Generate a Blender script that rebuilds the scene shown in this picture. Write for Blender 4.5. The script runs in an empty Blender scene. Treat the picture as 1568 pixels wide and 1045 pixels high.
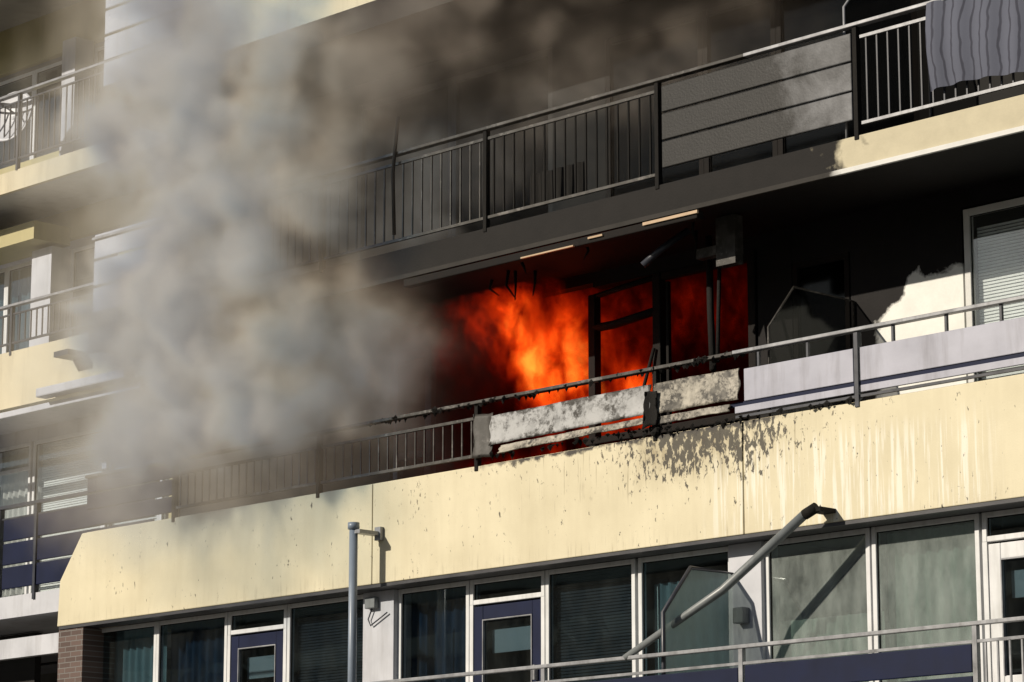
import bpy, math, random
from mathutils import Vector, Matrix
random.seed(7)
S=bpy.context.scene
S.view_settings.view_transform='Standard'; S.view_settings.look='None'; S.view_settings.exposure=0

# ---------------------------------------------------------------- materials
def newmat(name):
    m=bpy.data.materials.new(name); m.use_nodes=True
    nt=m.node_tree; nt.nodes.clear()
    out=nt.nodes.new('ShaderNodeOutputMaterial')
    return m,nt,out
def N(nt,t,**k):
    n=nt.nodes.new(t)
    for a,b in k.items():
        n.inputs[a.replace('__',' ')].default_value=b
    return n
def L(nt,a,b): nt.links.new(a,b)
def ramp(nt,fac,stops):
    r=nt.nodes.new('ShaderNodeValToRGB')
    e=r.color_ramp.elements
    while len(e)<len(stops): e.new(0.5)
    for i,(p,c) in enumerate(stops):
        e[i].position=p
        e[i].color=(c,c,c,1) if isinstance(c,(int,float)) else (*c,1)
    L(nt,fac,r.inputs[0]); return r.outputs[0]
def math_(nt,op,a,b=None,clamp=False):
    n=nt.nodes.new('ShaderNodeMath'); n.operation=op; n.use_clamp=clamp
    for i,v in enumerate((a,b)):
        if v is None: continue
        if isinstance(v,(int,float)): n.inputs[i].default_value=v
        else: L(nt,v,n.inputs[i])
    return n.outputs[0]
def mixc(nt,fac,a,b):
    n=nt.nodes.new('ShaderNodeMix'); n.data_type='RGBA'
    for s,v in ((0,fac),(6,a),(7,b)):
        if isinstance(v,(int,float)): n.inputs[s].default_value=v
        elif isinstance(v,tuple): n.inputs[s].default_value=(*v,1)
        else: L(nt,v,n.inputs[s])
    return n.outputs[2]
def noise(nt,vec,scale,detail=5,rough=.55,dist=0,mapscale=None,rot=None,loc=None):
    if mapscale or rot:
        mp=nt.nodes.new('ShaderNodeMapping')
        if mapscale: mp.inputs['Scale'].default_value=mapscale
        if rot: mp.inputs['Rotation'].default_value=rot
        if loc: mp.inputs['Location'].default_value=loc
        L(nt,vec,mp.inputs[0]); vec=mp.outputs[0]
    n=nt.nodes.new('ShaderNodeTexNoise'); n.inputs['Scale'].default_value=scale
    n.inputs['Detail'].default_value=detail; n.inputs['Roughness'].default_value=rough
    n.inputs['Distortion'].default_value=dist
    L(nt,vec,n.inputs['Vector']); return n.outputs[0]
def coords(nt):
    t=nt.nodes.new('ShaderNodeTexCoord'); s=nt.nodes.new('ShaderNodeSeparateXYZ')
    L(nt,t.outputs['Object'],s.inputs[0]); return t.outputs['Object'],s.outputs
def window_fn(nt,v,a,b,c,d):
    m=nt.nodes.new('ShaderNodeMapRange'); m.interpolation_type='SMOOTHSTEP'
    m.inputs[1].default_value=a;m.inputs[2].default_value=b; L(nt,v,m.inputs[0])
    k=nt.nodes.new('ShaderNodeMapRange'); k.interpolation_type='SMOOTHSTEP'
    k.inputs[1].default_value=c;k.inputs[2].default_value=d;k.inputs[3].default_value=1;k.inputs[4].default_value=0; L(nt,v,k.inputs[0])
    return math_(nt,'MULTIPLY',m.outputs[0],k.outputs[0])

def painted(name,col,rough=.5,var=.12,dirt=.25,scale=3,bump=.05,metal=0,spec=.5):
    m,nt,out=newmat(name); co,_=coords(nt)
    b=N(nt,'ShaderNodeBsdfPrincipled',Roughness=rough,Metallic=metal); b.inputs['Specular IOR Level'].default_value=spec
    n1=noise(nt,co,scale,6,.6); n2=noise(nt,co,scale*.8,5,.6,mapscale=(4,4,.5))
    c1=mixc(nt,ramp(nt,n1,[(.3,0),(.7,1)]),tuple(x*(1-var) for x in col),tuple(min(1,x*(1+var)) for x in col))
    dm=math_(nt,'MULTIPLY',ramp(nt,n2,[(.5,0),(.75,1)]),dirt)
    c2=mixc(nt,dm,c1,(col[0]*.35,col[1]*.32,col[2]*.28))
    L(nt,c2,b.inputs['Base Color'])
    bp=N(nt,'ShaderNodeBump',Strength=bump,Distance=.01); L(nt,noise(nt,co,scale*25,3),bp.inputs['Height']); L(nt,bp.outputs[0],b.inputs['Normal'])
    rr=ramp(nt,n1,[(.2,max(0,rough-.1)),(.8,min(1,rough+.12))]); L(nt,rr,b.inputs['Roughness'])
    L(nt,b.outputs[0],out.inputs[0]); return m

def cream_mat():
    m,nt,out=newmat('cream_render_sooted'); co,(x,y,z)=coords(nt)
    b=N(nt,'ShaderNodeBsdfPrincipled',Roughness=.62)
    n=noise(nt,co,1.2,6,.6)
    c=mixc(nt,ramp(nt,n,[(.3,0),(.7,1)]),(.54,.485,.335),(.65,.59,.42))
    c=mixc(nt,math_(nt,'MULTIPLY',ramp(nt,noise(nt,co,1.5,5,.6,mapscale=(3,1,.3)),[(.45,0),(.7,1)]),.22),c,(.42,.36,.23))
    st=noise(nt,co,2.2,5,.65,mapscale=(9,1,.35))
    wm=math_(nt,'MULTIPLY',ramp(nt,st,[(.50,0),(.58,1)]),window_fn(nt,x,2.5,2.9,5.6,6.2))
    wm=math_(nt,'MULTIPLY',wm,window_fn(nt,math_(nt,'ADD',z,math_(nt,'MULTIPLY',noise(nt,co,1.5,3),.5)),5.7,5.95,6.45,6.75))
    c=mixc(nt,math_(nt,'MULTIPLY',wm,.6),c,(.76,.75,.68))
    gr=noise(nt,co,3,6,.7,mapscale=(7,1,.6))
    gm=math_(nt,'MULTIPLY',ramp(nt,gr,[(.54,0),(.72,.45)]),window_fn(nt,z,5.5,5.56,5.62,5.8))
    c=mixc(nt,gm,c,(.14,.10,.05))
    # brown wash behind the splatter, with drip runs
    d3=math_(nt,'MULTIPLY',window_fn(nt,x,1.2,2.1,2.7,3.7),window_fn(nt,z,6.0,6.5,6.9,7))
    ws=ramp(nt,noise(nt,co,4,6,.65,.2,mapscale=(1.6,1,.7),rot=(0,.3,0)),[(.38,0),(.65,1)])
    c=mixc(nt,math_(nt,'MULTIPLY',math_(nt,'MULTIPLY',d3,ws),.7),c,(.20,.15,.07))
    dr=noise(nt,co,3.4,4,.6,mapscale=(8,1,.35))
    dm=math_(nt,'MULTIPLY',ramp(nt,dr,[(.60,0),(.66,.6)]),math_(nt,'MULTIPLY',window_fn(nt,x,-.5,.8,3.4,4.3),window_fn(nt,z,5.95,6.3,6.9,7)))
    c=mixc(nt,dm,c,(.16,.12,.06))
    # soot splatter, finer flecks
    sp=noise(nt,co,11,6,.66,.3,mapscale=(1.7,1,.85),rot=(0,.5,0))
    big=noise(nt,co,2.4,3,.5)
    d=math_(nt,'MULTIPLY',window_fn(nt,x,1.0,2.2,2.9,4.4),window_fn(nt,z,5.95,6.5,6.9,7))
    d=math_(nt,'ADD',math_(nt,'MULTIPLY',d,.21),math_(nt,'MULTIPLY',math_(nt,'SUBTRACT',big,.5),.25))
    sm=ramp(nt,math_(nt,'ADD',sp,d),[(.645,0),(.685,.92)])
    c=mixc(nt,sm,c,(.022,.018,.012))
    f=noise(nt,co,14,4,.62,.2,mapscale=(1.3,1,.6),rot=(0,.45,0))
    fm=math_(nt,'MULTIPLY',ramp(nt,f,[(.63,0),(.66,.85)]),window_fn(nt,x,-3.2,-1,3.8,5.6))
    fm=math_(nt,'MULTIPLY',fm,window_fn(nt,z,6.0,6.4,6.9,7))
    fm=math_(nt,'MULTIPLY',fm,ramp(nt,noise(nt,co,1.3,2),[(.38,0),(.52,1)]))
    c=mixc(nt,fm,c,(.05,.035,.02))
    te=math_(nt,'MULTIPLY',window_fn(nt,x,-.8,.2,3.0,3.8),window_fn(nt,math_(nt,'ADD',z,math_(nt,'MULTIPLY',math_(nt,'SUBTRACT',noise(nt,co,9,4),.5),.22)),6.6,6.65,6.9,7))
    c=mixc(nt,te,c,(.03,.024,.018))
    L(nt,c,b.inputs['Base Color'])
    bp=N(nt,'ShaderNodeBump',Strength=.12,Distance=.01)
    L(nt,math_(nt,'ADD',noise(nt,co,60,3),math_(nt,'MULTIPLY',noise(nt,co,1.5,3),3)),bp.inputs['Height']); L(nt,bp.outputs[0],b.inputs['Normal'])
    L(nt,b.outputs[0],out.inputs[0]); return m
def soot_shade(name,clean,x0,x1,dark=(.012,.010,.009),z0=None,z1=None,rough=.75,amp=.9,sc=1.2,edge=(.35,.62)):
    """paint that is dark with soot, in places painted shade too, for x<x0 and clean for x>x1"""
    m,nt,out=newmat(name); co,(x,y,z)=coords(nt)
    b=N(nt,'ShaderNodeBsdfPrincipled',Roughness=rough)
    b.inputs['Specular IOR Level'].default_value=.25
    mr=N(nt,'ShaderNodeMapRange'); mr.inputs[1].default_value=x0; mr.inputs[2].default_value=x1; mr.clamp=False; L(nt,x,mr.inputs[0])
    v=math_(nt,'MINIMUM',mr.outputs[0],1.3)
    v=math_(nt,'ADD',v,math_(nt,'MULTIPLY',math_(nt,'SUBTRACT',noise(nt,co,sc,7,.62,.4),.5),amp*2))
    if z0 is not None:
        zr=N(nt,'ShaderNodeMapRange'); zr.inputs[1].default_value=z0; zr.inputs[2].default_value=z1; L(nt,z,zr.inputs[0])
        v=math_(nt,'SUBTRACT',v,math_(nt,'MULTIPLY',zr.outputs[0],1.4))
    f=ramp(nt,v,[(edge[0],0),(edge[1],1)])
    n2=noise(nt,co,4,6,.65)
    dk=mixc(nt,n2,tuple(c*.5 for c in dark),tuple(c*2.2 for c in dark))
    cl=mixc(nt,ramp(nt,n2,[(.3,0),(.7,1)]),tuple(c*.85 for c in clean),clean)
    L(nt,mixc(nt,f,dk,cl),b.inputs['Base Color'])
    bp=N(nt,'ShaderNodeBump',Strength=.2,Distance=.01); L(nt,noise(nt,co,40,4),bp.inputs['Height']); L(nt,bp.outputs[0],b.inputs['Normal'])
    L(nt,b.outputs[0],out.inputs[0]); return m
def mottled(name,thr,light=(.62,.60,.56),bump=.1,soft=.1,edgez=None):
    m,nt,out=newmat(name); co,(x,y,z)=coords(nt)
    b=N(nt,'ShaderNodeBsdfPrincipled',Roughness=.6)
    n=noise(nt,co,3.0,8,.68,.3,mapscale=(1,1,1.3)); n2=noise(nt,co,22,6,.7)
    v=math_(nt,'ADD',n,math_(nt,'MULTIPLY',math_(nt,'SUBTRACT',n2,.5),.55))
    if edgez:   # scorch creeping in from the upper and lower edges
        v=math_(nt,'SUBTRACT',v,math_(nt,'MULTIPLY',math_(nt,'SUBTRACT',1,window_fn(nt,z,*edgez)),.14))
    f=ramp(nt,v,[(thr-.07,0),(thr,.55),(thr+soft,1)])
    c=mixc(nt,f,(.02,.017,.013),light)
    c=mixc(nt,math_(nt,'MULTIPLY',ramp(nt,noise(nt,co,7,5,.6),[(.45,0),(.62,1)]),.5),c,tuple(k*.5 for k in light))
    L(nt,c,b.inputs['Base Color'])
    bp=N(nt,'ShaderNodeBump',Strength=bump,Distance=.01); L(nt,v,bp.inputs['Height']); L(nt,bp.outputs[0],b.inputs['Normal'])
    L(nt,b.outputs[0],out.inputs[0]); return m
def glass(name,refl=.3,tint=(.75,.82,.8),rough=.02,dust_glare=.06,base=.05,dc=(.35,.36,.33)):
    m,nt,out=newmat(name); co,_=coords(nt)
    g=N(nt,'ShaderNodeBsdfGlossy',Roughness=rough); g.inputs[0].default_value=(.9,.95,.95,1)
    t=N(nt,'ShaderNodeBsdfTransparent'); t.inputs[0].default_value=(*tint,1)
    d=N(nt,'ShaderNodeBsdfDiffuse'); d.inputs[0].default_value=(*dc,1)
    bp=N(nt,'ShaderNodeBump',Strength=.05,Distance=.02); L(nt,noise(nt,co,1.3,2),bp.inputs['Height']); L(nt,bp.outputs[0],g.inputs['Normal'])
    mx=N(nt,'ShaderNodeMixShader'); mx.inputs[0].default_value=refl; L(nt,t.outputs[0],mx.inputs[1]); L(nt,g.outputs[0],mx.inputs[2])
    m2=N(nt,'ShaderNodeMixShader'); L(nt,math_(nt,'MULTIPLY',ramp(nt,noise(nt,co,1.6,6,.7,mapscale=(2,2,.8)),[(.35,base),(.75,1)]),dust_glare),m2.inputs[0])
    L(nt,mx.outputs[0],m2.inputs[1]); L(nt,d.outputs[0],m2.inputs[2]); L(nt,m2.outputs[0],out.inputs[0]); return m
def brick():
    m,nt,out=newmat('dark_brick'); co,(x,y,z)=coords(nt)
    cb=N(nt,'ShaderNodeCombineXYZ'); L(nt,x,cb.inputs[0]); L(nt,z,cb.inputs[1])
    br=N(nt,'ShaderNodeTexBrick',Scale=1.0); br.inputs['Color1'].default_value=(.07,.045,.038,1); br.inputs['Color2'].default_value=(.12,.08,.068,1); br.inputs['Mortar'].default_value=(.16,.15,.14,1)
    br.inputs['Brick Width'].default_value=.21; br.inputs['Row Height'].default_value=.062; br.inputs['Mortar Size'].default_value=.006
    L(nt,cb.outputs[0],br.inputs[0])
    b=N(nt,'ShaderNodeBsdfPrincipled',Roughness=.85); L(nt,br.outputs[0],b.inputs['Base Color'])
    bp=N(nt,'ShaderNodeBump',Strength=.5,Distance=.01); bp.invert=True; L(nt,br.outputs[1],bp.inputs['Height']); L(nt,bp.outputs[0],b.inputs['Normal'])
    L(nt,b.outputs[0],out.inputs[0]); return m
def cloth(name,c1,c2,sc):
    m,nt,out=newmat(name); co,(x,y,z)=coords(nt)
    b=N(nt,'ShaderNodeBsdfPrincipled',Roughness=.9)
    w=math_(nt,'SINE',math_(nt,'MULTIPLY',math_(nt,'ADD',x,math_(nt,'MULTIPLY',noise(nt,co,2,3),.16)),sc))
    L(nt,mixc(nt,ramp(nt,math_(nt,'ADD',math_(nt,'MULTIPLY',w,.5),.5),[(.8,0),(.95,1)]),c1,c2),b.inputs['Base Color'])
    L(nt,b.outputs[0],out.inputs[0]); return m

M=dict(
 cream=cream_mat(),
 cream_clean=painted('cream_paint',(.60,.53,.37),.6,.08,.35,1.5),
 slab_up=soot_shade('slab_edge_sooted',(.52,.47,.34),3.5,5.2,sc=2.2,amp=.8,dark=(.006,.005,.0045)),
 white=painted('white_frame_paint',(.62,.63,.64),.4,.06,.3,4),
 white_old=painted('white_panel_board',(.48,.49,.53),.45,.1,.35,2),
 lav=painted('lavender_grey_panel',(.34,.345,.41),.4,.12,.5,2),
 boards=soot_shade('grey_board_soot_shade',(.24,.245,.26),2.3,6.3,dark=(.010,.0095,.009),sc=1.5,amp=.35,rough=.5),  # dark end is soot plus smoke shade painted into the colour
 navy=painted('navy_paint',(.007,.011,.036),.55,.2,.15,3,spec=.15),
 steel=painted('dark_rail_paint',(.03,.033,.045),.4,.25,.3,8),
 rail_top=painted('weathered_handrail',(.26,.265,.28),.35,.25,.4,6,metal=.2),
 char=painted('charred_metal',(.010,.009,.008),.75,.5,.4,12,.6,spec=.2),
 charl=mottled('charred_flaking',.64,(.16,.15,.14),.4),
 burnw=mottled('burnt_panel_grey',.42,(.36,.365,.37),.05,.08,edgez=(6.84,6.93,7.08,7.15)),
 burnc=mottled('burnt_panel_cream',.50,(.40,.37,.31)),
 wall=soot_shade('back_wall_sooted',(.78,.78,.74),3.45,3.9,z0=7.75,z1=8.35,sc=2.2,amp=.6,dark=(.006,.005,.005),edge=(.40,.52)),
 wallup=soot_shade('upper_wall_soot_shade',(.30,.27,.22),7.5,9.5,sc=1.5,amp=.4,dark=(.005,.0045,.004)),  # near-black tone holds soot and the balcony's shadow together
 soffit=soot_shade('soffit_sooted',(.25,.235,.2),9,12,sc=1.2,dark=(.006,.005,.005)),
 frame_soot=soot_shade('frame_sooted',(.66,.66,.64),4.0,4.7,dark=(.02,.018,.016),sc=3,amp=.3),
 frame_char=painted('charred_frame',(.010,.008,.007),.75,.5,.3,9,.5,spec=.2),
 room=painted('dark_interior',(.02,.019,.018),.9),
 soot=painted('burnt_interior',(.008,.0065,.006),.9,.5,.2,4,spec=.15),
 yellow=painted('yellow_render',(.42,.37,.19),.7,.1,.2,2),
 glass=glass('window_glass',.12,(.62,.70,.74),.02,.03),
 glass_d=glass('window_glass_sooted',.02,(.2,.2,.2),.1,.01),
 glass_c=glass('window_glass_clear',.10,(.95,.97,.97),.03,.08),
 glass_b=glass('window_glass_glare',.2,(.82,.88,.87),.03,.40,.25,(.45,.49,.47)),  # strong pale film paints hazy glare over these panes
 wired=glass('partition_glass',.05,(.7,.78,.75),.2,.95,.65,(.42,.51,.49)),
 blind=painted('white_blind',(.78,.79,.79),.6,.05,.1,3),
 slat=painted('grey_slats',(.045,.045,.05),.4,.1,.1,3),
 curtain=painted('white_curtain',(.50,.50,.49),.9,.08,.1,2),
 tealc=painted('pale_green_curtain',(.27,.35,.35),.9,.06,.1,1.5),
 tealp=painted('grey_green_curtain',(.36,.42,.38),.9,.06,.1,1.5),
 bluec=painted('blue_curtain',(.02,.042,.08),.9,.3,.2,2),
 pole=painted('blue_grey_pole',(.19,.23,.29),.4,.08,.2,3),
 polel=painted('grey_aluminium_pole',(.17,.185,.19),.4,.1,.4,5),
 brick=brick(),
 concrete=painted('concrete',(.30,.28,.25),.85,.15,.3,1),
 stripe=cloth('canvas_windscreen',(.085,.092,.125),(.035,.037,.055),62),
)
# ---------------------------------------------------------------- mesh helpers
BLD=bpy.data.objects.new('apartment_building',None); S.collection.objects.link(BLD)
def mkobj(name,verts,faces,mat,parent=BLD,smooth=False,bevel=0):
    me=bpy.data.meshes.new(name); me.from_pydata(verts,[],faces); me.update()
    if smooth:
        for p in me.polygons: p.use_smooth=True
    o=bpy.data.objects.new(name,me); S.collection.objects.link(o)
    me.materials.append(M[mat] if isinstance(mat,str) else mat)
    if parent: o.parent=parent
    if bevel:
        b=o.modifiers.new('b','BEVEL'); b.width=bevel; b.segments=2; b.limit_method='ANGLE'
    return o
FB=[(0,3,2,1),(4,5,6,7),(0,1,5,4),(1,2,6,5),(2,3,7,6),(3,0,4,7)]
def boxes(name,lst,mat,parent=BLD,bevel=0):
    v=[];f=[]
    for (x0,x1,y0,y1,z0,z1) in lst:
        k=len(v)
        v+=[(x0,y0,z0),(x1,y0,z0),(x1,y1,z0),(x0,y1,z0),(x0,y0,z1),(x1,y0,z1),(x1,y1,z1),(x0,y1,z1)]
        f+=[tuple(i+k for i in q) for q in FB]
    return mkobj(name,v,f,mat,parent,bevel=bevel)
def tube(name,pts,r,mat,parent=BLD,seg=12,radii=None):
    v=[];f=[];n=len(pts)
    for i,p in enumerate(pts):
        p=Vector(p); a=Vector(pts[max(0,i-1)]); b=Vector(pts[min(n-1,i+1)])
        d=(b-a).normalized(); u=d.orthogonal().normalized() if i==0 else (uu-d*uu.dot(d)).normalized()
        uu=u; w=d.cross(u); rr=radii[i] if radii else r
        for k in range(seg):
            t=2*math.pi*k/seg; v.append(tuple(p+u*math.cos(t)*rr+w*math.sin(t)*rr))
    for i in range(n-1):
        for k in range(seg):
            f.append((i*seg+k,i*seg+(k+1)%seg,(i+1)*seg+(k+1)%seg,(i+1)*seg+k))
    f.append(tuple(range(seg))[::-1]); f.append(tuple((n-1)*seg+k for k in range(seg)))
    return mkobj(name,v,f,mat,parent,smooth=True)
def extrude_xz(name,poly,y0,y1,mat,parent=BLD,bevel=0):
    n=len(poly); v=[(x,y0,z) for x,z in poly]+[(x,y1,z) for x,z in poly]
    f=[tuple(range(n)),tuple(range(2*n-1,n-1,-1))]+[(i,i+n,(i+1)%n+n,(i+1)%n) for i in range(n)]
    return mkobj(name,v,f,mat,parent,bevel=bevel)
def sheet(name,x0,x1,z0,z1,y,mat,parent=BLD,amp=.02,waves=12,nz=6,flare=.0,seed=0,sag=0,hem=0):
    nx=int(waves*8); v=[];f=[]; rnd=random.Random(seed)
    ph=[rnd.uniform(0,6) for _ in range(4)]
    for j in range(nz+1):
        for i in range(nx+1):
            u=i/nx; w=j/nz
            yy=y+amp*math.sin(u*waves*6.283+ph[0]+.8*math.sin(u*9+ph[1])+w*.6)*(1-.3*w)+flare*math.sin(u*5+ph[2]+w*4)
            v.append((x0+(x1-x0)*u,yy,z0+(z1-z0)*w-sag*math.sin(math.pi*u)*w+hem*(1-w)*math.sin(u*6+ph[3])))
    for j in range(nz):
        for i in range(nx):
            a=j*(nx+1)+i; f.append((a,a+1,a+nx+2,a+nx+1))
    return mkobj(name,v,f,mat,parent,smooth=True)
def win(x0,x1,z0,z1,y,frame='white',fw=.05,pane='glass',cover=None,cz=None,mull=[],trans=[],name='window'):
    b=[(x0,x0+fw,y,y+.07,z0,z1),(x1-fw,x1,y,y+.07,z0,z1),(x0+fw,x1-fw,y+.002,y+.07,z1-fw,z1),(x0+fw,x1-fw,y+.002,y+.07,z0,z0+fw)]
    for m in mull: b.append((m-fw/2,m+fw/2,y+.004,y+.068,z0+fw,z1-fw))
    for t in trans: b.append((x0+fw,x1-fw,y+.006,y+.066,t-fw/2,t+fw/2))
    boxes(name+'_frame',b,frame,bevel=.006)
    g=.008; a0,a1,c0,c1=x0+fw,x1-fw,z0+fw,z1-fw
    boxes(name+'_gasket',[(a0,a0+g,y+.02,y+.03,c0,c1),(a1-g,a1,y+.02,y+.03,c0,c1),(a0+g,a1-g,y+.02,y+.03,c1-g,c1)],'char')
    boxes(name+'_pane',[(x0+fw,x1-fw,y+.03,y+.036,z0+fw,z1-fw)],pane)
    c0,c1=(cz or (z0,z1))
    if cover in('blind','slat'):
        bs=[];zz=c0
        while zz<c1-.02:
            bs.append((x0+fw,x1-fw,y+.12+random.uniform(0,.004),y+.14,zz,zz+.022)); zz+=.032
        boxes(name+'_venetian_blind',bs,cover)
    elif cover: sheet(name+'_curtain',x0+fw*.5,x1-fw*.5,c0,c1,y+.2,cover,amp=.03,waves=max(3,(x1-x0)*7),seed=int(x0*10))
def zig(a,b,st):
    n=int(round((b-a)/st)); return [a+(b-a)*(i+.5)/n for i in range(n)]

# ---------------------------------------------------------------- main block structure
XL=-7.25; XR=14.0
boxes('parapet_core',[(XL,XR,.06,.25,5.6,6.6)],'soot')
extrude_xz('parapet_band',[(-7.70,5.58),(-2.12,5.58),(-2.12,6.65),(-7.26,6.65),(-7.67,6.12)],0,.06,'cream',bevel=.01)
boxes('parapet_band_panel',[(-2.108,3.085,0,.06,5.58,6.65),(3.097,8.9,0.002,.06,5.58,6.65),(8.92,XR,0,.06,5.58,6.65)],'cream',bevel=.008)
boxes('parapet_coping',[(-7.24,XR,.06,.27,6.6,6.665)],'cream_clean')
boxes('parapet_drip_strip',[(-7.68,XR,.012,.28,5.545,5.578)],'slat')
boxes('parapet_return',[(-7.66,-7.3,.06,1.3,5.6,6.1)],'cream_clean')
boxes('floor_slab',[(XL+.01,XR,.28,6,5.62,6.45)],'soot')
boxes('upper_slab',[(XL+.01,XR,.03,6,8.86,9.12)],'soffit')
boxes('upper_slab_edge',[(XL,XR,0,.03,8.84,9.14)],'slab_up',bevel=.006)
boxes('upper_slab_lip',[(XL,XR,-.035,.0,8.80,8.845)],'frame_soot')
boxes('top_slab',[(XL+.01,XR,.03,6,11.75,12.02)],'soffit')
boxes('top_slab_edge',[(XL,XR,0,.03,11.73,12.03)],'slab_up')
boxes('roof_slab',[(-20,XR,0.03,6,14.64,15)],'concrete')
boxes('rear_wall',[(-20,XR,6,6.3,0,15)],'concrete')
boxes('end_wall',[(XR,XR+.3,0,6.3,0,15)],'concrete')
boxes('bay_side_wall',[(XL-.1,XL+.05,1.35,6,5.6,14.6)],'yellow')
boxes('ground_storey_wall',[(-7.7,XR,.3,.5,0,3.3)],'brick')
boxes('lower_slab',[(-7.7,XR,-.85,6,3.28,3.5)],'concrete')

# ---------------------------------------------------------------- fire floor back wall y=1.4
Y=1.4
boxes('fire_floor_wall',[(-7.2,-3.4,Y,Y+.15,6.45,8.86),(-3.4,-.2,Y+.003,Y+.15,8.75,8.86),(-.2,2.1,Y,Y+.15,8.70,8.86),
  (2.1,2.55,Y,Y+.15,6.45,8.86),(3.3,4.66,Y,Y+.15,6.45,8.86),(2.55,3.3,Y+.004,Y+.15,8.5,8.86),(4.66,XR,Y,Y+.15,8.68,8.86)],'wall')
boxes('burnt_room_wall',[(-3.5,2.2,4.2,4.3,6.45,8.86),(-3.5,-3.4,1.55,4.2,6.45,8.86),(2.1,2.2,1.55,4.2,6.45,8.86)],'soot')
boxes('charred_window_frame',[(-.26,-.16,Y-.02,Y+.08,6.45,8.62),(.67,.78,Y-.02,Y+.08,6.45,8.70),(1.98,2.08,Y-.02,Y+.08,6.45,8.72),
   (.79,1.98,Y-.015,Y+.07,8.62,8.70),(.83,.87,Y+.01,Y+.06,6.5,8.6),(-.3,2.1,Y-.03,Y+.08,7.0,7.08)],'frame_char',bevel=.01)
tube('charred_transom',[(-.2,Y+.02,8.26),(.1,Y,8.25),(.4,Y+.01,8.28),(.7,Y+.02,8.31)],.045,'frame_char',seg=6)
tube('charred_transom_upper',[(-.2,Y+.02,8.60),(.2,Y-.02,8.62),(.7,Y+.02,8.67)],.03,'frame_char',seg=6)
tube('loose_slat',[(.72,Y-.05,7.9),(.60,Y-.1,7.45),(.66,Y-.1,7.1)],.018,'frame_char',seg=6)
boxes('balcony_door_frame',[(-3.32,-3.25,Y-.02,Y+.06,6.45,8.40),(-2.80,-2.70,Y-.02,Y+.06,6.45,8.45),(-3.25,-2.80,Y-.015,Y+.06,8.33,8.42),(-3.25,-2.8,Y-.01,Y+.05,7.2,7.28)],'charl')
tube('broken_awning_arm',[(1.95,.55,8.80),(1.75,.35,8.60),(1.6,.25,8.45)],.035,'steel')
tube('hanging_wire',[(1.9,.9,8.8),(2.0,.8,8.0),(2.2,.6,7.35)],.035,'char',seg=8)
tube('hanging_strut',[(2.05,.9,8.75),(2.35,.5,7.4)],.02,'char',seg=8)
rd=random.Random(21)
for k in range(9):
    x=rd.uniform(-1.2,2.6); l=rd.uniform(.1,.32); yy=rd.uniform(.4,1.2)
    tube('ceiling_debris',[(x,yy,8.86),(x+rd.uniform(-.05,.05),yy,8.86-l*.5),(x+rd.uniform(-.12,.12),yy+.03,8.86-l)],.015,'char',seg=5,radii=[.02,.015,.006])
boxes('soffit_bracket',[(2.35,2.6,.5,.62,8.35,8.84),(2.0,2.3,.6,.7,8.5,8.6)],'charl')
boxes('awning_cassette_remains',[(-1.6,2.6,-.05,.05,8.70,8.78)],'frame_char',bevel=.01)
boxes('bare_metal_strip',[(1.9,2.62,-.07,-.045,8.745,8.775),(1.15,1.35,-.07,-.045,8.74,8.76),(.2,.95,-.075,-.05,8.70,8.715)],painted('bare_alloy',(.45,.32,.2),.35,.1,.3,3))
win(4.68,6.5,6.75,8.66,Y,'frame_soot',.07,'glass_c','blind',(6.9,8.5),name='fire_floor_window')
win(6.5,9.0,6.75,8.66,Y,'white',.07,'glass_c','curtain',name='fire_floor_window')
boxes('window_apron',[(4.66,XR,Y+.01,Y+.14,6.45,6.75)],'wall')
win(2.56,3.28,6.47,8.5,Y,'frame_char',.06,'glass_d',None,name='fire_floor_door')
def partition(name,x,yf,yb,zb,ztop,fmat,gm,cham=.45,r=.022):
    pts=[(x,yf,zb),(x,yf,ztop-cham),(x,yf+cham*.85,ztop),(x,yb,ztop),(x,yb,zb)]
    fr=tube(name+'_frame',pts,r,fmat,seg=6)
    mkobj(name+'_pane',[(x,p[1],p[2]) for p in pts],[(0,1,2,3,4)],gm)
partition('balcony_partition',3.35,.1,1.38,6.6,7.98,'charl','glass_d',r=.012)
partition('upper_partition',4.35,.1,1.38,9.14,10.9,'rail_top','glass_d',r=.014)
partition('lower_partition',2.72,-.72,.28,3.5,5.27,'steel','wired')

# ---------------------------------------------------------------- lower floor y=.3
Y=.3; Z1=5.545; Z0=3.6
boxes('brick_pier',[(-7.70,-7.22,.03,.5,3.5,5.54)],'brick')
win(-7.5,-6.17,Z0,Z1,Y,cover='tealc',name='lower_window')
win(-6.17,-4.88,Z0,Z1,Y,cover='bluec',name='lower_window')
win(-3.84,-2.52,Z0,Z1,Y,cover='slat',name='lower_window')
win(-2.03,-.94,Z0,Z1,Y,cover='bluec',name='lower_window')
win(.17,1.41,Z0,Z1,Y,cover='slat',name='lower_window')
win(1.45,2.67,Z0,Z1,Y,cover='tealc',cz=(3.6,5.3),name='lower_window')
win(3.08,4.34,Z0,Z1,Y,pane='glass_b',cover='tealp',cz=(3.6,4.80),name='lower_window')  # low pale curtain stands in for a lit patch on this pane
win(4.36,5.57,Z0,Z1,Y,pane='glass_b',cover='tealp',cz=(3.6,5.5),name='lower_window')
boxes('window_pier',[(-2.52,-2.03,Y-.06,Y+.2,3.5,Z1),(2.67,3.08,Y-.05,Y+.2,3.5,Z1)],'white_old',bevel=.008)
boxes('lower_wall_sill',[(-7.5,XR,Y,Y+.15,3.5,3.6)],'concrete')
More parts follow.
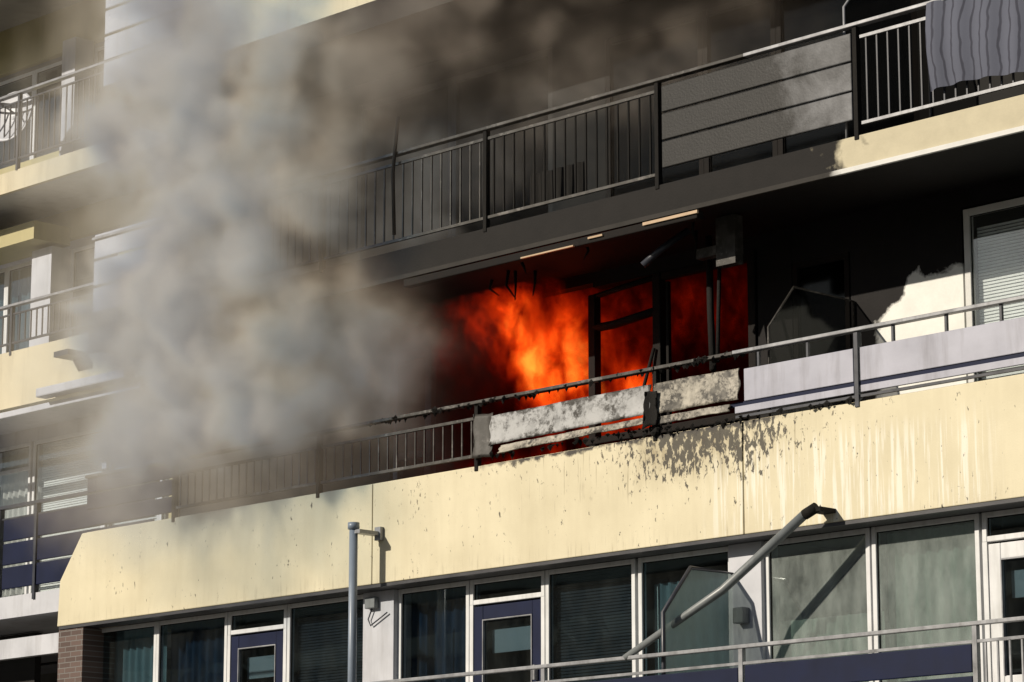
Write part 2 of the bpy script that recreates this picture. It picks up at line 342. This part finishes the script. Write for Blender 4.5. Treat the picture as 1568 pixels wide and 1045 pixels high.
def door(x0,x1,dm='navy'):
    win(x0,x1,5.28,Z1,Y,name='door_transom')
    boxes('door_frame',[(x0,x0+.05,Y,Y+.08,3.5,5.28),(x1-.05,x1,Y,Y+.08,3.5,5.28)],'white')
    a,b=x0+.055,x1-.055; w=.13
    boxes('balcony_door',[(a,a+w,Y+.01,Y+.06,3.5,5.26),(b-w,b,Y+.01,Y+.06,3.5,5.26),(a+w,b-w,Y+.012,Y+.06,5.12,5.26),(a+w,b-w,Y+.012,Y+.06,3.5,4.1)],dm,bevel=.008)
    boxes('door_glass',[(a+w,b-w,Y+.03,Y+.036,4.1,5.12)],'glass')
    boxes('door_glazing_bead',[(a+w,a+w+.012,Y,Y+.03,4.1,5.12),(b-w-.012,b-w,Y,Y+.03,4.1,5.12),(a+w+.012,b-w-.012,Y,Y+.03,5.108,5.12)],'rail_top')
    boxes('door_net_curtain',[(a+w+.03,b-w-.03,Y+.12,Y+.13,4.78,5.02)],'curtain')
    boxes('door_handle',[(b-w*.6,b-w*.4,Y-.04,Y+.01,4.45,4.6)],'rail_top')
door(-4.87,-3.85); door(-.93,.16); door(5.6,6.75,'white')
win(6.78,8.2,Z0,Z1,Y,pane='glass_b',cover='curtain',name='lower_window')
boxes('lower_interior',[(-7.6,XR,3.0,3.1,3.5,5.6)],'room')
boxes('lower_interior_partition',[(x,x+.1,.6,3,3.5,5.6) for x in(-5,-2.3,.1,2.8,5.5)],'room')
boxes('junction_box',[(-2.42,-2.26,Y-.13,Y-.06,5.36,5.48),(2.80,2.93,Y-.15,Y-.05,4.78,4.93)],'polel',bevel=.01)
tube('junction_cable',[(-2.34,Y-.09,5.36),(-2.40,Y-.09,5.25),(-2.36,Y-.09,5.18),(-2.1,Y-.09,5.3)],.008,'steel',seg=6)

# ---------------------------------------------------------------- upper floor back wall (y=1.4)
Y=1.4
boxes('upper_floor_wall',[(-7.2,-4.0,Y,Y+.15,9.12,11.75),(-4.0,-.8,Y,Y+.15,11.5,11.75),(-.8,0,Y,Y+.15,9.12,11.75),(0,4.2,Y,Y+.15,11.4,11.75),(4.2,XR,Y,Y+.15,9.12,11.75),(-7.2,XR,Y+.01,Y+.14,9.12,9.5)],'wallup')
win(-4,-2.4,9.5,11.5,Y,'frame_soot',.07,'glass_d','curtain',name='upper_window')
win(-2.4,-.8,9.5,11.5,Y,'frame_soot',.07,'glass_d',None,name='upper_window')
win(0,1.4,9.5,11.4,Y,'frame_char',.07,'glass_d',None,name='upper_window')
win(1.4,2.4,9.3,11.4,Y,'frame_char',.07,'glass_d',None,name='upper_door')
win(2.4,4.2,9.5,11.4,Y,'frame_char',.07,'glass_d',None,name='upper_window')
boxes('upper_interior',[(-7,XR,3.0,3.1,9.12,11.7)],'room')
boxes('top_floor_wall',[(-7.2,XR,Y,Y+.15,12.02,14.64)],'cream_clean')

# ---------------------------------------------------------------- railings
def balusters(name,a,b,z0,z1,y=0.03,st=.13,mat='steel',parent=BLD):
    boxes(name,[(x-.008,x+.008,y-.008,y+.008,z0,z1) for x in zig(a,b,st)],mat,parent)
def post(name,xs,z0,z1,mat='steel',y0=-.01,y1=.05):
    boxes(name,[(x-.025,x+.025,y0,y1,z0,z1) for x in xs],mat,bevel=.004)
post('railing_post',[-5.52,-3.0,-.52,1.98],6.6,7.30,'char')
post('railing_post',[4.48,6.98,9.5],6.6,7.30,'steel')
boxes('handrail',[(3.0,XR,-.03,.05,7.30,7.335)],'rail_top',bevel=.006)
boxes('handrail_charred',[(-7.2,3.0,-.03,.05,7.295,7.33)],'charl',bevel=.006)
balusters('railing_balusters',-5.5,-3.02,6.78,7.14); balusters('railing_balusters',-2.98,-.55,6.78,7.14,st=.14,mat='charl')
boxes('railing_bar',[(-5.5,-.54,.01,.045,7.14,7.17),(-5.5,-.54,.01,.045,6.75,6.78)],'charl')
boxes('railing_navy_boards',[(-7.18,-5.56,0,.03,6.72+i*.2,6.90+i*.2) for i in range(3)],'navy',bevel=.006)
boxes('railing_panel',[(3.12,4.44,0,.03,6.84,7.15),(4.52,6.94,0,.03,6.84,7.15),(7.02,9.46,0,.03,6.84,7.15)],'lav',bevel=.006)
boxes('railing_panel_lower',[(3.0,4.44,.002,.03,6.735,6.80),(4.52,6.94,.002,.03,6.735,6.80),(7.02,9.46,.002,.03,6.735,6.80)],'lav',bevel=.004)
boxes('railing_panel_groove',[(2.9,9.46,.014,.045,6.80,6.84)],'navy')
boxes('railing_bottom_bar',[(3.0,9.46,.01,.04,6.69,6.715)],'steel')
boxes('railing_standoff',[(x-.012,x+.012,.0,.03,7.15,7.30) for x in(3.3,3.9,4.9,5.5,6.1,6.6)],'steel')
def warped(name,x0,x1,z0,z1,mat,amp,seed,drop=0,thick=.012,yo=-.02,jg=.006,sag=0):
    rnd=random.Random(seed); nx,nz=60,12; v=[];f=[]
    ph=[rnd.uniform(0,6.28) for _ in range(6)]
    def jag(x,k): return .5*math.sin(x*7+ph[k])+.3*math.sin(x*17+ph[k+1])+.2*math.sin(x*41+ph[k+2])
    for j in range(nz+1):
        for i in range(nx+1):
            u=i/nx; w=j/nz; x=x0+(x1-x0)*u
            zz0=z0+jg*jag(x,0)-sag*(1-u); zz1=z1+jg*.6*jag(x,3)-sag*(1-u)*.6
            xx=x+(.015*math.sin(w*9+ph[1]) if i in(0,nx) else 0)
            y=yo+amp*math.sin(u*4+ph[0]+w*1.2)-drop*(1-w)**2
            v.append((xx,y,zz0+(zz1-zz0)*w))
    for j in range(nz):
        for i in range(nx):
            a=j*(nx+1)+i; f.append((a,a+1,a+nx+2,a+nx+1))
    o=mkobj(name,v,f,mat,smooth=True); s=o.modifiers.new('s','SOLIDIFY'); s.thickness=thick; return o
warped('burnt_railing_panel',-.30,1.93,6.87,7.16,'burnw',.006,1,.02,sag=.03)
warped('burnt_railing_strip',-.16,1.93,6.785,6.845,'burnc',.006,2,.03,sag=.04)
warped('burnt_railing_panel',1.99,3.08,6.86,7.16,'burnc',.008,3,.015)
warped('burnt_railing_strip',2.02,2.95,6.76,6.83,'burnc',.008,4,.01)
warped('charred_panel_end',-.52,-.28,6.72,7.18,'charl',.02,5,.02,jg=.02)
warped('charred_joint',1.89,2.04,6.74,7.08,'char',.02,6,.02,yo=-.045,jg=.03)
def lumps(name,a,b,z,n,seed,mat='char'):
    rnd=random.Random(seed); v=[];f=[]
    for k in range(n):
        x=rnd.uniform(a,b); y=rnd.uniform(-.05,.05); h=rnd.uniform(.008,.035); w=rnd.uniform(.01,.05); zz=z+rnd.uniform(-.025,.012)
        c=len(v)
        for (dx,dy,dz) in [(1,0,0),(0,1,0),(-1,0,0),(0,-1,0),(.2,.1,1),(-.1,.1,-1.5)]:
            v.append((x+dx*w*rnd.uniform(.6,1.3),y+dy*.025*rnd.uniform(.6,1.3),zz+dz*h))
        f+=[(c,c+1,c+4),(c+1,c+2,c+4),(c+2,c+3,c+4),(c+3,c,c+4),(c+1,c,c+5),(c+2,c+1,c+5),(c+3,c+2,c+5),(c,c+3,c+5)]
    mkobj(name,v,f,mat)
lumps('melted_debris',-2.2,3.1,7.31,120,3)
lumps('melted_debris_low',-.6,2.2,6.74,50,4)
lumps('coping_debris',1.5,4.5,6.68,50,9)

post('upper_railing_post',[-5.52,-3.0,-.4,2.04,4.55,7.05],9.1,10.2,'char')
boxes('upper_handrail',[(-7.2,-4.5,-.03,.05,10.19,10.225),(3.2,XR,-.03,.05,10.19,10.225)],'rail_top',bevel=.005)
boxes('upper_handrail_dark',[(-4.5,3.2,-.03,.05,10.19,10.224)],'charl',bevel=.005)
boxes('upper_railing_bar',[(4.6,XR,.01,.04,10.07,10.10),(4.6,XR,.01,.04,9.24,9.27)],'rail_top')
boxes('upper_railing_bar_charred',[(-5.5,2.0,.01,.04,10.09,10.12),(-5.5,2.0,.01,.04,9.24,9.27)],'charl')
balusters('upper_balusters',-5.48,-3.03,9.27,10.09); balusters('upper_balusters',-2.97,-.43,9.27,10.09,st=.15,mat='charl'); balusters('upper_balusters',-.37,2.0,9.27,10.09,st=.15,mat='char'); balusters('upper_balusters',4.6,7.0,9.27,10.07,st=.125)
boxes('upper_railing_boards',[(2.1,4.5,0.0,.03,9.30+i*.285,9.57+i*.285) for i in range(3)],'boards',bevel=.01)
boxes('upper_railing_boards_left',[(-7.18,-5.56,0,.03,9.30+i*.33,9.60+i*.33) for i in range(3)],'white_old',bevel=.01)
sheet('hanging_cloth',5.42,7.6,9.34,10.2,-.05,'stripe',amp=.025,waves=8,flare=.03,seed=4,hem=.04)
sheet('draped_cloth',.15,.95,9.3,9.62,.1,'char',amp=.02,waves=5,seed=8)
tube('railing_twisted_pipe',[(-1.75,-.05,9.3),(-1.78,-.05,10.0),(-1.7,-.05,10.6)],.02,'char',seg=8)
boxes('top_railing_boards_left',[(-7.1,-5.56,0,.03,12.1+i*.33,12.4+i*.33) for i in range(4)],'white_old',bevel=.01)

Y=-.8
boxes('lower_handrail',[(-1.2,XR,Y-.03,Y+.03,4.405,4.44)],'rail_top',bevel=.006)
boxes('lower_midrail',[(-1.2,XR,Y-.015,Y+.015,4.26,4.285)],'rail_top')
post('lower_railing_post',[-1.1,1.25,3.74,6.32,8.8],3.4,4.405,'rail_top',Y-.02,Y+.03)
boxes('lower_navy_panel',[(1.3,3.70,Y-.01,Y+.02,3.98,4.24),(3.78,6.28,Y-.01,Y+.02,4.02,4.255),(1.3,3.70,Y-.01,Y+.02,3.6,3.95),(3.78,6.28,Y-.01,Y+.02,3.6,3.99)],'navy',bevel=.008)
balusters('lower_balusters',6.36,8.7,3.6,4.26,Y,.12,'rail_top')

# ---------------------------------------------------------------- left bay (set back, front y=1.2)
B=bpy.data.objects.new('left_bay',None); S.collection.objects.link(B); B.parent=BLD
Y=1.2; XA=-20; XB=-7.36
boxes('bay_top_slab_edge',[(XA,XB,Y,Y+.05,11.68,11.96)],'cream_clean',B)
boxes('bay_top_slab',[(XA,XB,Y+.05,6,11.70,11.95)],'white_old',B)
boxes('bay_band',[(XA,XB,Y,Y+.2,8.75,9.50)],'cream_clean',B)
boxes('bay_band_lip',[(XA,XB-.3,Y-.1,Y-.003,8.60,8.68)],'white_old',B,bevel=.01)
boxes('bay_mid_slab',[(XA,XB,Y+.2,6,8.78,9.2)],'white_old',B)
boxes('bay_low_slab_edge',[(XA,XB,Y,Y+.05,6.0,6.28)],'white_old',B)
boxes('bay_low_slab',[(XA,XB,Y+.05,6,6.02,6.26)],'white_old',B)
boxes('bay_ground_wall',[(XA,-11.5,Y+1.2,Y+1.3,0,6.0)],'room',B)
boxes('bay_lower_fascia',[(XA,-7.75,Y+.1,Y+.2,5.5,5.75)],'white_old',B)
W2=Y+1.2
boxes('bay_wall_top',[(XA,-10.6,W2,W2+.1,11.95,12.6),(XA,-7.36,W2,W2+.1,14.0,14.64),(-9.5,-7.36,W2+.002,W2+.1,11.95,14.0)],'yellow',B)
boxes('bay_wall_mid',[(XA,XB,W2,W2+.1,11.3,11.70),(-9.9,XB,W2+.002,W2+.1,9.2,11.3)],'yellow',B)
boxes('bay_wall_low',[(XA,XB,W2,W2+.1,8.6,8.78)],'white_old',B)
boxes('bay_pier',[(-11.45,-11.0,Y+.9,W2+.1,9.2,11.15),(-10.9,-10.6,Y+.9,W2,12,14)],'white_old',B)
boxes('bay_beam',[(XA,-11.0,Y+.6,W2,11.2,11.45)],'yellow',B)
for (a,b,c) in [(-13.6,-12.5,'tealc'),(-12.5,-11.45,'curtain'),(-11.0,-9.9,None)]:
    win(a,b,9.2,11.15,W2+.02,cover=c,name='bay_window')
for (a,b,c) in [(-13.2,-12.0,None),(-12.0,-10.9,'bluec'),(-10.6,-9.5,'curtain')]:
    win(a,b,12,13.9,W2+.02,cover=c,name='bay_window')
for (a,b,c) in [(-14,-12.75,'slat'),(-12.75,-11.75,'curtain'),(-11.7,-10.1,'blind'),(-10.1,-8.9,'blind'),(-8.9,-7.5,'curtain')]:
    win(a,b,6.3,8.6,W2,cover=c,pane='glass_c',name='bay_window',trans=[8.25] if c=='curtain' else [])
boxes('bay_interior',[(XA,XB,5,5.1,6,14.6)],'room',B)
def bayrail(z,zb):
    boxes('bay_handrail',[(XA,XB-.05,Y-.03,Y+.05,z-.03,z)],'rail_top',B)
    boxes('bay_railing_bars',[(XA,XB-.05,Y,Y+.03,z-.14,z-.12),(XA,XB-.05,Y,Y+.03,zb,zb+.025)],'steel',B)
    boxes('bay_railing_posts',[(x,x+.04,Y-.01,Y+.04,zb-.15,z) for x in (-13,-10.6,-8.3)],'steel',B)
    boxes('bay_balusters',[(x-.008,x+.008,Y+.007,Y+.023,zb,z-.13) for x in zig(-14,XB-.1,.125)],'steel',B)
bayrail(13.03,12.1); bayrail(10.13,9.6)
boxes('bay_low_handrail',[(XA,XB-.05,Y-.03,Y+.05,7.42,7.46),(XA,XB-.05,Y,Y+.03,7.28,7.30)],'steel',B)
boxes('bay_navy_boards',[(-10.6,XB-.1,Y,Y+.03,6.38+i*.31,6.66+i*.31) for i in range(3)],'navy',B,bevel=.01)
boxes('bay_low_posts',[(x,x+.05,Y-.02,Y+.05,6.2,7.42) for x in(-12.9,-10.7,-9.9)],'steel',B)
boxes('bay_awning_cassette',[(-9.6,-7.75,Y-.28,Y-.1,8.72,8.84)],'white_old',B,bevel=.02)
boxes('bay_awning_bracket',[(-9.2,-8.9,Y-.3,Y,9.18,9.25)],'steel',B)

# ---------------------------------------------------------------- free standing things
AP=bpy.data.objects.new('awning_pole',None); S.collection.objects.link(AP)
tube('pole',[(-2.07,-.3,3.5),(-2.07,-.3,6.13)],.045,'pole',AP)
tube('cap',[(-2.07,-.3,6.13),(-2.07,-.3,6.2)],.062,'pole',AP)
boxes('bracket',[(-2.05,-1.95,-.32,0.0,6.08,6.12),(-2.02,-1.93,-.05,-.002,6.03,6.17)],'rail_top',AP)
FP=bpy.data.objects.new('fallen_awning_pole',None); S.collection.objects.link(FP)
tube('pole',[(4.02,-.2,5.66),(3.1,-.32,5.03),(2.33,-.83,4.42)],.045,'polel',FP,radii=[.045,.042,.03])
tube('pole_tip',[(4.13,-.19,5.70),(4.0,-.2,5.645)],.05,'char',FP)
boxes('wall_bracket',[(4.05,4.2,-.22,0,5.66,5.70)],'char',FP)

DISH=bpy.data.objects.new('satellite_dish',None); S.collection.objects.link(DISH)
v=[];f=[];nr,ns=8,28
c0=Vector((-10.9,1.35,12.75)); ax=Vector((.25,-1,.25)).normalized(); u=ax.orthogonal().normalized(); w=ax.cross(u)
for i in range(nr+1):
    r=.38*i/nr
    for k in range(ns):
        t=6.283*k/ns; v.append(tuple(c0+u*math.cos(t)*r+w*math.sin(t)*r+ax*(r*r*.5)))
for i in range(nr):
    for k in range(ns): f.append((i*ns+k,i*ns+(k+1)%ns,(i+1)*ns+(k+1)%ns,(i+1)*ns+k))
o=mkobj('reflector',v,f,'white_old',DISH,smooth=True); s=o.modifiers.new('s','SOLIDIFY'); s.thickness=.012
tube('arm',[tuple(c0-w*.3),tuple(c0+ax*.4-w*.1),tuple(c0+ax*.42)],.012,'steel',DISH,seg=6)
tube('mast',[tuple(c0-ax*.03),(-10.9,1.45,12.6),(-10.9,1.45,12.0)],.02,'steel',DISH,seg=8)

# ---------------------------------------------------------------- surroundings
gm,nt,out=newmat('paving'); co,_=coords(nt); b=N(nt,'ShaderNodeBsdfPrincipled',Roughness=.9)
L(nt,mixc(nt,noise(nt,co,.6,8,.6),(.05,.05,.048),(.13,.125,.115)),b.inputs['Base Color']); L(nt,b.outputs[0],out.inputs[0])
mkobj('ground',[(-1500,-1500,0),(1500,-1500,0),(1500,1500,0),(-1500,1500,0)],[(0,1,2,3)],gm,None)
mkobj('road',[(-300,-34,.004),(300,-34,.004),(300,-27,.004),(-300,-27,.004)],[(0,1,2,3)],painted('asphalt',(.05,.05,.052),.9,.2,.1,1),None)
OPP=bpy.data.objects.new('added_reflected_block',None); S.collection.objects.link(OPP)  # unseen block, added tall so the panes reflect something dark
boxes('walls',[(-190,-42,-100,-88,0,30),(-30,40,-104,-92,0,12)],'brick',OPP)
boxes('balcony_bands',[(-190,-42,-88,-87.2,z,z+1) for z in range(3,30,3)]+[(-30,40,-92,-91.2,z,z+1) for z in(3,6,9)],'cream_clean',OPP)
boxes('windows',[(x,x+2.4,-87.95,-87.9,z+1.1,z+2.7) for x in range(-188,-44,4) for z in range(3,28,3)],'slat',OPP)
rnd=random.Random(11); v=[];f=[]
for t in range(34):
    cx=-120+t*6+rnd.uniform(-2,2); cy=-70+rnd.uniform(-5,5); hh=rnd.uniform(7,13)
    for q in range(170):
        a=rnd.uniform(0,6.28); rr=rnd.uniform(.3,1)**.6*3.2; zz=rnd.gauss(hh,2.4)
        p=Vector((cx+math.cos(a)*rr,cy+math.sin(a)*rr,max(2,zz))); s=rnd.uniform(.3,.8)
        d1=Vector((rnd.uniform(-1,1),rnd.uniform(-1,1),rnd.uniform(-1,1))).normalized()*s; d2=d1.orthogonal().normalized()*s
        k=len(v); v+=[tuple(p-d1),tuple(p+d2),tuple(p+d1),tuple(p-d2)]; f.append((k,k+1,k+2,k+3))
    k=len(v); v+=[(cx-.2,cy,0),(cx+.2,cy,0),(cx+.1,cy,hh),(cx-.1,cy,hh)]; f.append((k,k+1,k+2,k+3))
mkobj('added_reflected_trees',v,f,painted('foliage',(.05,.06,.025),.9,.4,.2,1),None)  # unseen tree row, added to darken what the windows reflect

# ---------------------------------------------------------------- flames (volumes in the burning room and licking out of it)
fm,nt,out=newmat('flames'); co,(x,y,z)=coords(nt)
n1=noise(nt,co,2.5,5,.62,.5,mapscale=(1.5,.7,.7),rot=(0,-.45,0),loc=(3.7,1.3,5.1))
n3=noise(nt,co,8,4,.66,.5,mapscale=(1.4,.6,.6),rot=(0,-.3,0))
def gauss(cx,cz,rx,rz,tilt=0):
    dx=math_(nt,'SUBTRACT',x,cx); dz=math_(nt,'SUBTRACT',z,cz)
    dx=math_(nt,'ADD',dx,math_(nt,'MULTIPLY',dz,tilt))
    a=math_(nt,'POWER',math_(nt,'ABSOLUTE',math_(nt,'DIVIDE',dx,rx)),2); c=math_(nt,'POWER',math_(nt,'ABSOLUTE',math_(nt,'DIVIDE',dz,rz)),2)
    return math_(nt,'EXPONENT',math_(nt,'MULTIPLY',math_(nt,'ADD',a,c),-1))
h=math_(nt,'ADD',gauss(-.66,7.8,.36,.75,.4),math_(nt,'MULTIPLY',gauss(-1.3,8.4,1.1,.5),.52))
h=math_(nt,'ADD',h,math_(nt,'MULTIPLY',gauss(.15,7.5,.26,.45,.3),.95))
h=math_(nt,'ADD',h,math_(nt,'MULTIPLY',gauss(1.0,8.35,1.1,.5),.24))
h=math_(nt,'ADD',h,math_(nt,'MULTIPLY',gauss(-.9,6.7,1.6,.25),.65))
h=math_(nt,'MULTIPLY',h,ramp(nt,n1,[(.36,.16),(.5,.74),(.62,1.0)]))
h=math_(nt,'ADD',h,math_(nt,'MULTIPLY',math_(nt,'SUBTRACT',n3,.53),.90))
h=math_(nt,'MULTIPLY',h,window_fn(nt,x,-3.0,-2.0,1.8,2.1))
col=ramp(nt,h,[(.06,(.12,.002,.0)),(.3,(.50,.013,.001)),(.6,(.9,.05,.003)),(.85,(1,.12,.008)),(1.0,(1,.24,.025))])
st=ramp(nt,h,[(.0,.006),(.2,.05),(.5,.28),(1,1)])
em=N(nt,'ShaderNodeEmission'); L(nt,col,em.inputs[0]); L(nt,math_(nt,'MULTIPLY',st,13),em.inputs[1])
ab=N(nt,'ShaderNodeVolumeAbsorption'); ab.inputs[0].default_value=(.25,.2,.2,1)
L(nt,math_(nt,'MULTIPLY',ramp(nt,h,[(0,.25),(.25,1)]),7.0),ab.inputs[1])
ad=N(nt,'ShaderNodeAddShader'); L(nt,em.outputs[0],ad.inputs[0]); L(nt,ab.outputs[0],ad.inputs[1]); L(nt,ad.outputs[0],out.inputs['Volume'])
fm.cycles.volume_step_rate=1.5
FL=bpy.data.objects.new('flames',None); S.collection.objects.link(FL)
boxes('room_flames',[(-3.3,2.05,1.6,1.95,6.5,8.84)],fm,FL)
boxes('balcony_flames',[(-2.9,-.45,.95,1.25,6.5,8.80)],fm,FL)

# ---------------------------------------------------------------- smoke plume
sm,nt,out=newmat('smoke'); co,(x,y,z)=coords(nt)
at=N(nt,'ShaderNodeAttribute'); at.attribute_name='density'
pv=N(nt,'ShaderNodeVolumeScatter')
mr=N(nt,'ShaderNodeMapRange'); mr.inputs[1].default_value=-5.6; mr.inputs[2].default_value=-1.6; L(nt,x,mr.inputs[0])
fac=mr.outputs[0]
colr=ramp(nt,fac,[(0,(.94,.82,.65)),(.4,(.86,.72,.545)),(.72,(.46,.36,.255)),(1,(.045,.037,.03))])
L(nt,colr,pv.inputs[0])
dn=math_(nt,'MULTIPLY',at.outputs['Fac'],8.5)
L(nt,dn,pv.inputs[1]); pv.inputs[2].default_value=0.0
em=N(nt,'ShaderNodeEmission'); L(nt,ramp(nt,fac,[(0,(1,.83,.61)),(.4,(.86,.69,.49)),(.72,(.40,.31,.21)),(1,(.02,.016,.012))]),em.inputs[0]); L(nt,math_(nt,'MULTIPLY',dn,.085),em.inputs[1])  # small glow stands in for light scattered many times inside the smoke
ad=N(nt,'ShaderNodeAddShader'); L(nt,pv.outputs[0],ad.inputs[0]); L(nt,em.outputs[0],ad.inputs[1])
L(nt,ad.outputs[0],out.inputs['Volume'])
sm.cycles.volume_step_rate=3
pts=[(-2.4,.6,7.8),(-2.3,-.1,7.9),(-1.9,0,8.3),(-2.5,-.4,7.5),(-3.3,-.7,7.4),(-2.6,-.6,8.3),(-3.6,-.8,8.1),(-4.3,-.8,7.4),(-4.6,-.9,8.2),(-5.2,-.8,7.8),(-5.4,-.9,8.6),(-4.2,-1,8.9),(-3.0,-.8,9.1),
     (-4.4,-1,9.7),(-3.2,-.9,9.9),(-2.3,-.8,9.7),(-4.4,-1,10.5),(-3.7,-1.1,10.7),(-2.6,-.9,10.6),(-4.4,-1.1,11.3),(-3.6,-1.1,11.6),(-2.6,-1,11.5),(-4.4,-1.1,12.2),(-3.4,-1.1,12.5),
     (-5.3,-1,11.0),(-4.8,-1,11.8),(-3.9,-1,11.0),(-3.6,-.6,9.3),(-4.9,-1.1,9.0),(-4.9,-.8,7.5),(-5.5,-.7,7.4),(-4.0,-1,10.1),
     (-1.7,-.8,10.4),(-1.6,-.8,11.2),(-.9,-.7,10.7),(-.8,-.7,11.5),(0,-.6,11.0),(.8,-.5,11.1),(1.6,-.4,11.3),(2.4,-.3,11.6),(-2.2,-.9,12.2),(0,-.6,11.8),(1.4,-.5,11.9),(-1.9,-.8,9.9),
     (-1.2,.8,10.2),(-.3,.8,10.5),(.7,.8,10.6),(1.7,.8,10.7),(2.6,.9,10.9),(-2,.7,9.9)]
me=bpy.data.meshes.new('smoke_seed'); me.from_pydata(pts,[],[])
so=bpy.data.objects.new('smoke_plume',me); S.collection.objects.link(so)
ng=bpy.data.node_groups.new('smoke_volume','GeometryNodeTree')
ng.interface.new_socket('Geometry',in_out='INPUT',socket_type='NodeSocketGeometry'); ng.interface.new_socket('Geometry',in_out='OUTPUT',socket_type='NodeSocketGeometry')
g=ng.nodes; gi=g.new('NodeGroupInput'); go=g.new('NodeGroupOutput')
pos=g.new('GeometryNodeInputPosition')
def gmath(op,a,b=None,clamp=False):
    n=g.new('ShaderNodeMath'); n.operation=op; n.use_clamp=clamp
    for i,v in enumerate((a,b)):
        if v is None: continue
        if isinstance(v,(int,float)): n.inputs[i].default_value=v
        else: ng.links.new(v,n.inputs[i])
    return n.outputs[0]
def gnoise(sc,det,rough=.55,dist=0):
    n=g.new('ShaderNodeTexNoise'); n.inputs['Scale'].default_value=sc; n.inputs['Detail'].default_value=det; n.inputs['Roughness'].default_value=rough; n.inputs['Distortion'].default_value=dist
    ng.links.new(pos.outputs[0],n.inputs['Vector']); return n
na=gnoise(.75,3); vs=g.new('ShaderNodeVectorMath'); vs.operation='SUBTRACT'; vs.inputs[1].default_value=(.5,.5,.5); ng.links.new(na.outputs['Color'],vs.inputs[0])
vm=g.new('ShaderNodeVectorMath'); vm.operation='SCALE'; vm.inputs['Scale'].default_value=1.4; ng.links.new(vs.outputs[0],vm.inputs[0])
va_=g.new('ShaderNodeVectorMath'); va_.operation='ADD'; ng.links.new(pos.outputs[0],va_.inputs[0]); ng.links.new(vm.outputs[0],va_.inputs[1])
px=g.new('GeometryNodeProximity'); px.target_element='POINTS'
ng.links.new(gi.outputs[0],px.inputs[0])
sk=[s for s in px.inputs if 'Position' in s.name][0]; ng.links.new(va_.outputs[0],sk)
dist=px.outputs['Distance']
nb=gnoise(1.35,6,.6,.6); bil=gmath('ABSOLUTE',gmath('SUBTRACT',nb.outputs[0],.5))
nc=gnoise(.7,3)
sx=g.new('ShaderNodeSeparateXYZ'); ng.links.new(pos.outputs[0],sx.inputs[0])
R_=gmath('ADD',.64,gmath('MULTIPLY',bil,2.2))
R_=gmath('ADD',R_,gmath('MULTIPLY',gmath('SUBTRACT',nc.outputs[0],.5),.7))
tx=gmath('MULTIPLY',gmath('MAXIMUM',gmath('ADD',sx.outputs[0],1.2),0),.08)
R_=gmath('SUBTRACT',R_,tx)
lo=gmath('MULTIPLY',gmath('MAXIMUM',gmath('SUBTRACT',7.2,sx.outputs[2]),0),.6)
R_=gmath('SUBTRACT',R_,lo)
d=gmath('DIVIDE',gmath('SUBTRACT',R_,dist),.55,True)
d=gmath('MULTIPLY',d,d)
nd=gnoise(1.0,6,.66,1.0)
hz=gmath('MULTIPLY',gmath('DIVIDE',gmath('SUBTRACT',1.65,dist),1.2,True),gmath('SUBTRACT',nd.outputs[0],.38,True))
d=gmath('ADD',d,gmath('MULTIPLY',hz,.5))
vc=g.new('GeometryNodeVolumeCube')
ng.links.new(d,vc.inputs['Density']); vc.inputs['Background'].default_value=0
vc.inputs['Min'].default_value=(-7.8,-2.8,6.0); vc.inputs['Max'].default_value=(3.8,1.35,12.6)
vc.inputs['Resolution X'].default_value=160; vc.inputs['Resolution Y'].default_value=58; vc.inputs['Resolution Z'].default_value=92
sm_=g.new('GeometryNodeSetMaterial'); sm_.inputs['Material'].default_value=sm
ng.links.new(vc.outputs[0],sm_.inputs[0]); ng.links.new(sm_.outputs[0],go.inputs[0])
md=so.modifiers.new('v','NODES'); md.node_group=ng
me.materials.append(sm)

# ---------------------------------------------------------------- light
dv=Vector((.42,1,-.53)).normalized()
sun=bpy.data.lights.new('sun','SUN'); sun.energy=5.0; sun.angle=math.radians(.5); sun.color=(1,.90,.75)
so2=bpy.data.objects.new('sun',sun); S.collection.objects.link(so2); so2.rotation_euler=dv.to_track_quat('-Z','Y').to_euler()
w=bpy.data.worlds.new('World'); S.world=w; w.use_nodes=True; nt=w.node_tree
bg=nt.nodes['Background']; sk=nt.nodes.new('ShaderNodeTexSky'); sk.sky_type='NISHITA'; sk.sun_disc=False
sk.sun_elevation=math.asin(-dv.z); sk.sun_rotation=math.atan2(-dv.x,-dv.y)
nt.links.new(sk.outputs[0],bg.inputs[0]); bg.inputs[1].default_value=.05
# ---------------------------------------------------------------- camera
cam=bpy.data.cameras.new('camera'); co_=bpy.data.objects.new('camera',cam); S.collection.objects.link(co_)
t=math.radians(44.4)
co_.location=(30*math.cos(t),-30*math.sin(t),1.6); co_.rotation_euler=(math.radians(101.83),0,math.radians(45.6))
cam.sensor_width=36; cam.lens=4600/1568*36; cam.clip_end=4000
S.camera=co_
